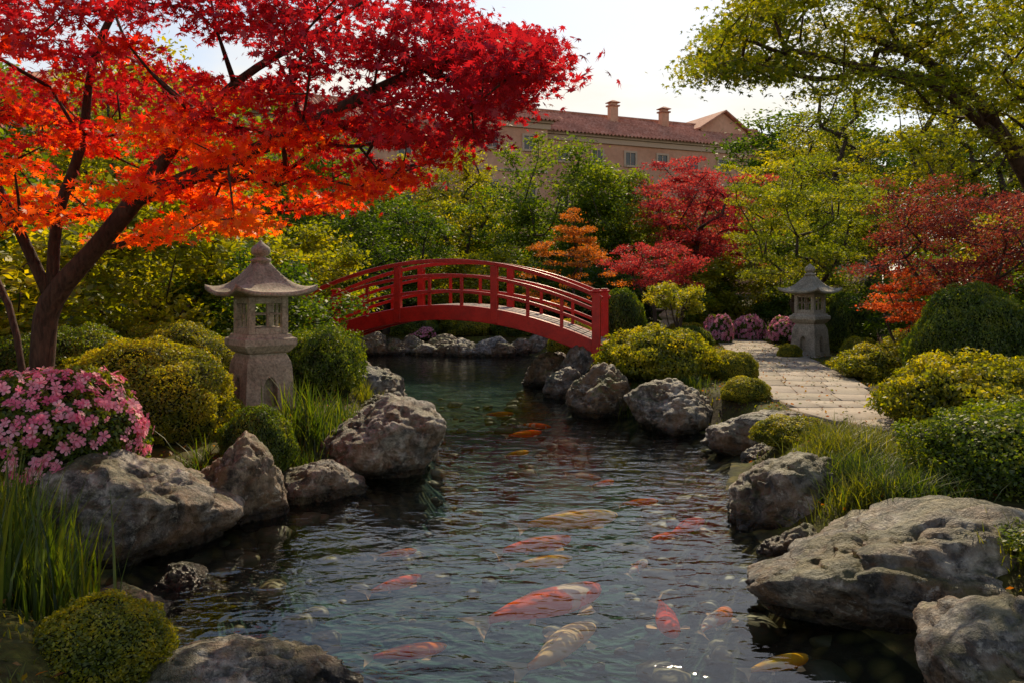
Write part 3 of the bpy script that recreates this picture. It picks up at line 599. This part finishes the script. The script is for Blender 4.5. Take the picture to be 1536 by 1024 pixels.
def lantern_parts():
    ped=MB(); z0,z1,w0,w1=.0,.62,.345,.305
    def arch(th):
        c=(0,.27); dx,dz=math.cos(th),math.sin(th); lo,hi=0,1
        def ins(x,z):
            if z<.09 or z>.47: return False
            hw=.09 if z<.33 else .09*math.sqrt(max(0,1-((z-.33)/.14)**1.6))
            return abs(x)<=hw
        for _ in range(30):
            mid=(lo+hi)/2
            if ins(mid*dx,c[1]+mid*dz): lo=mid
            else: hi=mid
        return lo*dx,c[1]+lo*dz
    def outer(th):
        dx,dz=math.cos(th),math.sin(th); ts=[]
        if dz>0: ts.append((z1-.27)/dz)
        if dz<0: ts.append((z0-.27)/dz)
        for sg in (-1,1):
            k=(w1-w0)/(z1-z0); den=sg*dx-k*dz
            if den>1e-6: ts.append((w0+k*.27)/den)
        t=min(ts); return t*dx,.27+t*dz
    ths=list(np.linspace(0,2*math.pi,40,endpoint=False))
    for cx,cz in ((w1,z1),(-w1,z1),(w0,z0),(-w0,z0)): ths.append(math.atan2(cz-.27,cx)%(2*math.pi))
    ths=sorted(ths)
    for s in range(4):
        a=s*math.pi/2; ca,sa=math.cos(a),math.sin(a)
        def tr(x,z,dep=0):
            y=-(w0+(w1-w0)*z/(z1-z0))+dep; return (x*ca-y*sa,x*sa+y*ca,z)
        n=len(ths); O=[tr(*outer(t)) for t in ths]; I=[tr(*arch(t)) for t in ths]; Bk=[tr(*arch(t),.13) for t in ths]
        ped.add(O+I+Bk,[(j,(j+1)%n,n+(j+1)%n,n+j) for j in range(n)]+[(n+j,n+(j+1)%n,2*n+(j+1)%n,2*n+j) for j in range(n)]+[tuple(2*n+j for j in range(n))])
    ped.loft([sq(w1,z1),sq(.30,.66),sq(.25,.78)],cap=False)
    ped.loft([sq(.40,-.25),sq(.40,-.02),sq(.37,.001)])
    plat=MB(); plat.loft([sq(.25,.78),sq(.29,.80),sq(.36,.89),sq(.36,.97),sq(.31,.99),sq(.30,1.03)])
    box=MB()
    for x in(-1,1):
        for y in(-1,1): box.box((x*.225,y*.225,1.275),(.045,.045,.245))
    for s in range(4):
        a=s*math.pi/2; ax=[(math.cos(a),math.sin(a),0),(-math.sin(a),math.cos(a),0),(0,0,1)]; A=np.array(ax)
        def P(x,y,z): return A[0]*x+A[1]*y+np.array([0,0,z])
        box.box(P(0,-.225,1.07),(.179,.040,.045),ax=ax); box.box(P(0,-.225,1.475),(.179,.040,.045),ax=ax)
        box.box(P(0,-.225,1.27),(.014,.022,.153),ax=ax); 
        box.box(P(-.097,-.225,1.29),(.08,.016,.011),ax=ax); box.box(P(.097,-.225,1.29),(.08,.016,.011),ax=ax)
    box.loft([sq(.275,1.521),sq(.33,1.55),sq(.36,1.56)])
    roof=MB(); nr=12; ne=10; rings=[]
    for i in range(nr+1):
        f=i/nr; hw=.09+.435*f; z=1.98-.40*(1-(1-f)**1.9)
        r=[]
        for (x,y,_) in sq(1,0,ne):
            cn=min(abs(x),abs(y))/max(abs(x),abs(y)) ; lift=.085*cn**3*f**3; rib=.022*math.exp(-((1-cn)/.06)**2)*f**.5
            ex=1+.05*cn**3*f**2; r.append((x*hw*ex,y*hw*ex,z+lift+rib))
        rings.append(r)
    def und(hw,z,kk): 
        r=[]
        for (x,y,_) in sq(1,0,ne):
            cn=min(abs(x),abs(y))/max(abs(x),abs(y)); r.append((x*hw*(1+.05*cn**3*kk),y*hw*(1+.05*cn**3*kk),z+.085*cn**3*kk))
        return r
    rings+= [und(.525,1.53,1),und(.47,1.52,.8),und(.3,1.562,0)]
    roof.loft(rings)
    fin=MB()
    pr=[(.085,1.96),(.13,1.985),(.135,2.02),(.07,2.04),(.06,2.055),(.095,2.07),(.12,2.1),(.128,2.14),(.11,2.185),(.06,2.22),(.028,2.25),(.008,2.275)]
    fin.loft([[ (r*math.cos(t),r*math.sin(t),z) for t in np.linspace(0,2*math.pi,20,endpoint=False)] for r,z in pr])
    return [('pedestal',ped,0),('platform',plat,0),('light_box',box,0),('roof',roof,1),('finial',fin,1)]
LP=[(n,b.mesh('lantern_'+n,bool(s),[M_lan])) for n,b,s in lantern_parts()]
def lantern(x,y,rz,s=1,dz=0):
    e=empty('stone_lantern',(x,y,Hs(x,y)+dz),(0,0,R(rz)),(s,s,s))
    for n,me in LP:
        o=obj(n,me,e)
        if n not in('roof','finial'): bevel(o,.012,2)
lantern(-3.36,10.7,40,1.0,-.04); lantern(7.3,19.6,38,.98); lantern(5.0,25,40,.8)
# ------------------------------------------------------------ bridge
m,nt,out=newmat('red_lacquer'); tc=nt.nodes.new('ShaderNodeTexCoord')
n1=noise(nt,3,8,.7,tc.outputs['Object']); n2=noise(nt,22,5,.7,tc.outputs['Object'])
c=ramp(nt,n1.outputs[0],[(.3,(.30,.006,.005)),(.5,(.52,.010,.007)),(.7,(.62,.018,.011))]).outputs[0]
c=mixc(nt,.45,c,ramp(nt,n2.outputs[0],[(.35,(.45,.4,.4)),(.5,(1,1,1))]).outputs[0],'MULTIPLY')
bsdf(nt,out,c,.3,.4,n2.outputs[0],.3,.005); M_lac=m
m,nt,out=newmat('deck_wood'); tc=nt.nodes.new('ShaderNodeTexCoord'); mp=nt.nodes.new('ShaderNodeMapping'); mp.inputs['Scale'].default_value=(20,2,2); nt.links.new(tc.outputs['Object'],mp.inputs[0])
n1=noise(nt,2,6,.6,mp.outputs[0]); g=nt.nodes.new('ShaderNodeNewGeometry')
c=ramp(nt,n1.outputs[0],[(.3,(.2,.14,.11)),(.7,(.46,.37,.31))]).outputs[0]; c=mixc(nt,.8,c,ramp(nt,g.outputs['Random Per Island'],[(0,(.7,.7,.7)),(1,(1.1,1.1,1.1))]).outputs[0],'MULTIPLY'); bsdf(nt,out,c,.75,.3,n1.outputs[0],.3,.005); M_deck=m
e=empty('arched_bridge'); LEN=np.linalg.norm(BB-BA); z0b,rise=.98,.74
def zdeck(s): u=2*s/LEN-1; return z0b+rise*(1-u*u)
def bp(s,off,z): q=BA+bd*s+bn*off; return np.array([q[0],q[1],z])
def frame_at(s):
    u=2*s/LEN-1; sl=-rise*2*u*2/LEN; t=np.array([bd[0],bd[1],sl]); t/=np.linalg.norm(t); n=np.array([bn[0],bn[1],0]); return t,n,np.cross(t,n)
def arc(mb,s0,s1,off,dz,hw,hh,n=48):
    rings=[]
    for s in np.linspace(s0,s1,n):
        t,nn,upv=frame_at(s); c=bp(s,off,zdeck(s)+dz); rings.append([c-nn*hw-upv*hh,c+nn*hw-upv*hh,c+nn*hw+upv*hh,c-nn*hw+upv*hh])
    mb.loft(rings)
bm_=MB(); 
for off in (0.0,BWID): arc(bm_,-.15,LEN+.15,off,-.17,.055,.16)
for off in (0.35,BWID-.35): arc(bm_,-.1,LEN+.1,off,-.2,.05,.1)
o=obj('beams',bm_.mesh('beams',False,[M_lac]),e); bevel(o,.012)
dk=MB(); s=-.1
while s<LEN+.05:
    t,nn,upv=frame_at(s+.08); c=bp(s+.08,BWID/2,zdeck(s+.08)-.03); dk.box(c,(.074,BWID/2-.06,.022),ax=[t,nn,upv]); s+=.155
obj('deck_planks',dk.mesh('deck',False,[M_deck]),e)
rl=MB()
for off in (0.0,BWID):
    arc(rl,-.12,LEN+.12,off,.93,.06,.04); arc(rl,0,LEN,off,.62,.04,.034); arc(rl,0,LEN,off,.28,.04,.034)
    for k in range(4):
        s=LEN*k/3; top=1.0 if k in(0,3) else .885; zz=zdeck(s); end=k in (0,3); b=-.31 if not end else -.45
        rl.box(bp(s,off-.0,zz+(top+b)/2),(.085 if end else .075,.085 if end else .075,(top-b)/2),ax=[(bd[0],bd[1],0),(bn[0],bn[1],0),(0,0,1)])
        if end:
            for w,za in ((.11,1.02),(.075,1.055)): rl.box(bp(s,off,zz+za),(w,w,.02),ax=[(bd[0],bd[1],0),(bn[0],bn[1],0),(0,0,1)])
        if k<3:
            for j in (1,2):
                s2=s+LEN/9*j; z2=zdeck(s2); rl.box(bp(s2,off,z2+.29),(.035,.03,.32),ax=[(bd[0],bd[1],0),(bn[0],bn[1],0),(0,0,1)])
o=obj('railings',rl.mesh('rails',False,[M_lac]),e); bevel(o,.01)
ab=MB()
for s in (-.35,LEN+.35): ab.box(bp(s,BWID/2,.35),(.25,.7,.5),ax=[(bd[0],bd[1],0),(bn[0],bn[1],0),(0,0,1)])
o=obj('abutments',ab.mesh('abut',False,[M_lan]),e); bevel(o,.03)
# ------------------------------------------------------------ palazzo
m,nt,out=newmat('stucco'); tc=nt.nodes.new('ShaderNodeTexCoord'); n1=noise(nt,.35,8,.7,tc.outputs['Object']); n2=noise(nt,3,6,.7,tc.outputs['Object'])
c=ramp(nt,n1.outputs[0],[(.35,(.56,.27,.17)),(.65,(.72,.41,.27))]).outputs[0]; c=mixc(nt,.4,c,ramp(nt,n2.outputs[0],[(.3,(.6,.6,.6)),(.6,(1.1,1.1,1.1))]).outputs[0],'MULTIPLY'); bsdf(nt,out,c,.9,.2); M_st=m
m,nt,out=newmat('roof_tile'); tc=nt.nodes.new('ShaderNodeTexCoord'); n1=noise(nt,2.2,8,.8,tc.outputs['Object']); n3=noise(nt,.3,4,.6,tc.outputs['Object'])
c=ramp(nt,n1.outputs[0],[(.3,(.20,.08,.05)),(.5,(.52,.23,.15)),(.7,(.70,.43,.32))]).outputs[0]; c=mixc(nt,.5,c,ramp(nt,n3.outputs[0],[(.35,(.6,.6,.6)),(.65,(1.2,1.15,1.1))]).outputs[0],'MULTIPLY')
bsdf(nt,out,c,.85,.2); M_tile=m
m,nt,out=newmat('cornice'); bsdf(nt,out,(.55,.39,.28),.85,.2,noise(nt,5).outputs[0],.3); M_cor=m
m,nt,out=newmat('window_glass'); bsdf(nt,out,(.03,.035,.04),.15,.6); M_win=m
be=empty('tiled_roof_building',(3,62,0),(0,0,math.atan2(9,21)))
def wing(x0,x1,y0,y1,ze,zr,hipped=True):
    wl=MB(); xm=(x0+x1)/2; wl.box((xm,(y0+y1)/2,ze/2-1),((x1-x0)/2,(y1-y0)/2,ze/2+1))
    cr=MB(); cr.box((xm,(y0+y1)/2,ze+.12),((x1-x0)/2+.35,(y1-y0)/2+.35,.117)); cr.box((xm,(y0+y1)/2,ze-.22),((x1-x0)/2+.18,(y1-y0)/2+.18,.2)); cr.box((xm,y0-.06,ze-3.6),((x1-x0)/2,.055,.12))
    wn=MB(); fr=MB()
    n=int((x1-x0)/2.9)
    for i in range(n):
        x=x0+(i+.5)*(x1-x0)/n
        for zc,hh in ((ze-1.5,.5),(ze-5.6,1.1),(ze-9.6,1.1)):
            wn.box((x,y0-.012,zc),(.45,.01,hh))
            for a in(-1,1): fr.box((x+a*.53,y0-.05,zc),(.08,.048,hh+.16))
            fr.box((x,y0-.05,zc+hh+.08),(.448,.047,.08)); fr.box((x,y0-.08,zc-hh-.08),(.448,.08,.08)); fr.box((x,y0-.04,zc),(.03,.018,hh)); 
    rf=MB(); ym=(y0+y1)/2; e_=.7; nc=int((x1-x0+2*e_)/.085); hx=(y1-y0)/2+e_
    rows=14
    for side in(-1,1):
        rings=[]
        for r_ in range(rows+1):
            f=r_/rows; 
            for st in (0,1):
                if (r_==rows and st==0) : continue
                ring=[]
                for i in range(nc+1):
                    t=i/nc; xl=x0-e_+(x1-x0+2*e_)*t; 
                    if hipped: xa=x0-e_+f*hx; xb=x1+e_-f*hx; xl=min(max(xl,xa),xb)
                    ring.append((xl,ym+side*hx*(1-f),ze+.25+(zr-ze-.25)*f-(.07 if st else 0)+.075*math.sin(i*2*math.pi/4)))
                rings.append(ring)
        rf.loft(rings,cap=False,close=False)
    if hipped:
        for sx,xe,xd in ((-1,x0-e_,1),(1,x1+e_,-1)):
            rings=[]
            for r_ in range(rows+1):
                f=r_/rows; rings.append([(xe+xd*f*hx,ym+(j/60*2-1)*hx*(1-f),ze+.25+(zr-ze-.25)*f+.05*math.sin(j*1.57)) for j in range(61)])
            rf.loft(rings,cap=False,close=False)
    else:
        for xe in (x0,x1): wl.add([(xe,y0,ze+.2),(xe,y1,ze+.2),(xe,ym,zr-.15)],[(0,1,2)])
    rf.tube([(x0+ (hx-e_ if hipped else -e_),ym,zr),(x1-(hx-e_ if hipped else -e_),ym,zr)],[.16,.16],8)
    obj('walls',wl.mesh('walls',False,[M_st]),be);obj('cornice',cr.mesh('cor',False,[M_cor]),be);obj('windows',wn.mesh('win',False,[M_win]),be);obj('window_frames',fr.mesh('fr',False,[M_cor]),be);obj('tiled_roof',rf.mesh('roof',False,[M_tile]),be)
wing(-.5,24,0,11,13.9,17.0,False); wing(-40,-7.5,-1,10,13.4,16.2); wing(-7,-1,-1.5,12,14.3,17.2); wing(24.6,36,1,10,13.2,15.6)
gb=MB(); gr=MB(); x0,x1,gy0,gy1,ez,az_=16.6,21.6,3.4,9.5,16.3,17.8; xm=(x0+x1)/2
gb.add([(x0,gy0,14.5),(x1,gy0,14.5),(x1,gy0,ez),(xm,gy0,az_),(x0,gy0,ez),(x0,gy1,14.5),(x1,gy1,14.5),(x1,gy1,ez),(x0,gy1,ez)],[(0,1,2,3,4),(0,4,8,5),(1,6,7,2)])
for sg in(-1,1):
    xe=xm+sg*(xm-x0+.4); ee=ez-.2
    gr.add([(xm,gy0-.4,az_+.1),(xe,gy0-.4,ee),(xe,gy1,ee),(xm,gy1,az_+.1),(xm,gy0-.4,az_+.26),(xe,gy0-.4,ee+.16),(xe,gy1,ee+.16),(xm,gy1,az_+.26)],[(0,1,2,3),(4,5,6,7),(0,1,5,4),(1,2,6,5)])
obj('gable_wall',gb.mesh('gable',False,[M_st]),be); obj('gable_roof',gr.mesh('gable_roof',False,[M_tile]),be)
ch=MB()
for x,y,z,w in ((8.0,4.2,15.9,.36),(13.2,4.2,15.8,.36),(-2.0,5,16.4,.4),(1.4,7.5,16.0,.3)):
    ch.box((x,y,z+.4),(w,w*.8,1.3)); ch.box((x,y,z+1.75),(w+.12,w*.8+.12,.06),1); ch.box((x,y,z+1.9),(w-.05,w*.7,.10)); ch.loft([[(x+a*(w+.15)*s_,y+b*(w*.8+.15)*s_,zz) for a,b in((-1,-1),(1,-1),(1,1),(-1,1))] for s_,zz in((1,z+2.0),(1,z+2.05),(.2,z+2.25))],1)
obj('chimneys',ch.mesh('chim',False,[M_st,M_tile]),be)
# ------------------------------------------------------------ koi
def koi_mat(name,a,b,thr,sc):
    m,nt,out=newmat(name); tc=nt.nodes.new('ShaderNodeTexCoord'); oi=nt.nodes.new('ShaderNodeObjectInfo')
    ad=nt.nodes.new('ShaderNodeVectorMath'); ad.operation='ADD'; nt.links.new(tc.outputs['Object'],ad.inputs[0])
    cm=nt.nodes.new('ShaderNodeCombineXYZ'); nt.links.new(math_(nt,'MULTIPLY',oi.outputs['Random'],50),cm.inputs[0]); nt.links.new(cm.outputs[0],ad.inputs[1])
    n=noise(nt,sc,2,.5,ad.outputs[0],.3); c=ramp(nt,n.outputs[0],[(thr,a),(thr+.03,b)]).outputs[0]
    # skin and scales: diffuse plus light passing through the body edge
    d=nt.nodes.new('ShaderNodeBsdfDiffuse'); t=nt.nodes.new('ShaderNodeBsdfTranslucent'); nt.links.new(c,d.inputs[0]); nt.links.new(c,t.inputs[0])
    mx=nt.nodes.new('ShaderNodeMixShader'); mx.inputs[0].default_value=.35; nt.links.new(d.outputs[0],mx.inputs[1]); nt.links.new(t.outputs[0],mx.inputs[2]); nt.links.new(mx.outputs[0],out.inputs[0])
    return m
KM={'rw':koi_mat('koi_red_white',(.92,.78,.58),(.97,.13,.006),.43,4.5),'o':koi_mat('koi_orange',(.97,.25,.005),(.97,.12,.004),.5,5),'y':koi_mat('koi_gold',(.95,.50,.02),(.95,.66,.10),.5,4),
 'p':koi_mat('koi_pale',(.93,.66,.33),(.95,.36,.05),.55,3),'r':koi_mat('koi_red',(.97,.08,.006),(.97,.15,.02),.62,4),'w':koi_mat('koi_white',(.9,.78,.58),(.95,.26,.02),.50,4)}
m,nt,out=newmat('koi_fin'); d=nt.nodes.new('ShaderNodeBsdfDiffuse'); d.inputs[0].default_value=(.92,.58,.3,1); t=nt.nodes.new('ShaderNodeBsdfTransparent'); mx=nt.nodes.new('ShaderNodeMixShader'); mx.inputs[0].default_value=.4
nt.links.new(d.outputs[0],mx.inputs[1]);nt.links.new(t.outputs[0],mx.inputs[2]);nt.links.new(mx.outputs[0],out.inputs[0]); M_fin=m
m,nt,out=newmat('koi_eye'); bsdf(nt,out,(.01,.01,.01),.1,.6); M_eye=m
def koi(tail,head,kind,bend=.08):
    tx,ty=tail;hx,hy=head; L=math.hypot(hx-tx,hy-ty)*1.06; ang=math.atan2(hy-ty,hx-tx); mb=MB(); z=-.018-.075*L
    def sp(s): return np.array([(s-.5),bend*math.sin(s*math.pi*1.5+.6)-bend*.2,0])
    S=[0,.04,.1,.2,.32,.45,.58,.7,.8,.88,.94,.98,1.0]; Wd=[.018,.025,.038,.06,.085,.104,.112,.11,.1,.083,.06,.036,.008]; Hd=[.022,.026,.03,.044,.058,.07,.075,.07,.062,.05,.036,.022,.006]
    S0=.16
    rings=[]
    for s,w,h in zip(S,Wd,Hd):
        s=S0+(1-S0)*s; c=sp(s); t=sp(s+.01)-sp(s-.01); t/=np.linalg.norm(t); nn=np.array([-t[1],t[0],0])
        rings.append([c+nn*w*math.cos(a)+np.array([0,0,h*math.sin(a)]) for a in np.linspace(0,2*math.pi,14,endpoint=False)])
    mb.loft(rings,0)
    def P(s,o,z): 
        t=sp(s+.01)-sp(s-.01); t/=np.linalg.norm(t); nn=np.array([-t[1],t[0],0]); return sp(s)+nn*o+np.array([0,0,z])
    mb.add([P(.18,0,.02),P(.18,0,-.02),P(.06,.055,.04),P(.0,.10,.045),P(.055,.01,0),P(.0,-.08,-.05),P(.06,-.05,-.04)],[(0,2,3,4),(1,4,5,6),(0,4,1)],1)
    for sg in(-1,1):
        mb.add([P(.80,sg*.085,-.02),P(.755,sg*.09,-.025),P(.66,sg*.17,-.03),P(.69,sg*.21,-.028),P(.75,sg*.21,-.025)],[(0,1,2,3,4)],1)
        mb.add([P(.46,sg*.06,-.04),P(.43,sg*.06,-.04),P(.37,sg*.11,-.05),P(.41,sg*.13,-.05)],[(0,1,2,3)],1)
        c=P(.945,sg*.05,.014); mb.loft([[c+np.array([0,0,zz])+r*np.array([math.cos(a),math.sin(a),0]) for a in np.linspace(0,6.28,8,endpoint=False)] for r,zz in((.006,-.008),(.01,0),(.006,.008))],2)
    mb.add([P(.66,0,.068),P(.6,.004,.085),P(.48,.012,.083),P(.38,.008,.06),P(.42,0,.045)],[(0,1,2,3,4)],1)
    me=mb.mesh('koi',True,[KM[kind],M_fin,M_eye]); o=obj('koi_fish',me,None,((tx+hx)/2,(ty+hy)/2,z),(0,0,ang),(L,L,L)); return o
for a in [((-.22,5.15),(.56,5.95),'rw',.06),((-.02,4.55),(.56,5.1),'p',-.07),((1.0,5.6),(1.03,4.98),'r',.03),((1.2,4.95),(1.4,5.4),'w',.08),((-.86,4.62),(-.42,4.84),'o',.05),((-1.02,5.6),(-.72,6.0),'rw',.06),
 ((-.12,6.5),(.44,7.0),'o',.08),((.05,7.3),(.95,7.8),'y',.06),((-.02,6.15),(.45,6.42),'y',.05),((1.3,7.0),(1.8,7.4),'r',-.06),((1.15,6.75),(1.4,7.0),'rw',.05),((-1.1,6.35),(-.8,6.55),'o',.05),((.88,5.95),(1.02,6.3),'w',.05),
 ((1.05,7.9),(1.45,8.1),'o',.05),((.6,9.2),(1.0,9.05),'w',.05),((-.1,11.6),(.4,12.0),'o',.05),((.1,12.6),(.6,12.4),'rw',.05),((1.3,4.45),(1.7,4.7),'y',.05),((.85,8.6),(1.1,8.9),'o',.05),
 ((-.5,13.5),(0,13.7),'o',.05),((-.1,10.2),(.2,10.5),'y',.05)]:
    koi(*a)
# ------------------------------------------------------------ sky, sun, camera
az=R(12); el=R(39)
S=Vector((math.sin(az)*math.cos(el),math.cos(az)*math.cos(el),math.sin(el)))
w=bpy.data.worlds.new('World'); scene.world=w; w.use_nodes=True; nt=w.node_tree; nt.nodes.clear()
out=nt.nodes.new('ShaderNodeOutputWorld'); bg=nt.nodes.new('ShaderNodeBackground'); sky=nt.nodes.new('ShaderNodeTexSky'); sky.sky_type='NISHITA'; sky.sun_disc=False; sky.sun_elevation=el; sky.sun_rotation=az; sky.dust_density=.6
tc=nt.nodes.new('ShaderNodeTexCoord'); mp=nt.nodes.new('ShaderNodeMapping'); mp.inputs['Scale'].default_value=(1,1,3.2); nt.links.new(tc.outputs['Generated'],mp.inputs[0])
n=noise(nt,2.1,7,.55,mp.outputs[0],.4); f=ramp(nt,n.outputs[0],[(.36,(.4,.4,.4)),(.60,(.95,.95,.95))]).outputs[0]
sz=nt.nodes.new('ShaderNodeSeparateXYZ'); nt.links.new(tc.outputs['Generated'],sz.inputs[0])
zf=ramp(nt,sz.outputs['Z'],[(.25,(1,1,1)),(.46,(.08,.08,.08))]).outputs[0]
f=math_(nt,'MULTIPLY',f,zf)
c=mixc(nt,f,sky.outputs[0],(7.4,7.0,6.2,1)); nt.links.new(c,bg.inputs[0]); bg.inputs[1].default_value=.14; nt.links.new(bg.outputs[0],out.inputs[0])
sl=bpy.data.lights.new('sun','SUN'); sl.energy=5; sl.angle=R(.5); sl.color=(1,.83,.57); so=bpy.data.objects.new('sun',sl); col.objects.link(so); so.rotation_euler=(-S).to_track_quat('-Z','Y').to_euler()
cam=bpy.data.cameras.new('camera'); cam.lens=28.125; cam.sensor_width=36; cam.shift_y=-.0534; cam.clip_end=3000; co=bpy.data.objects.new('camera',cam); col.objects.link(co); co.location=(0,0,2.1); co.rotation_euler=(R(90),0,0); scene.camera=co
scene.view_settings.view_transform='Standard'; scene.view_settings.look='None'; scene.view_settings.exposure=0
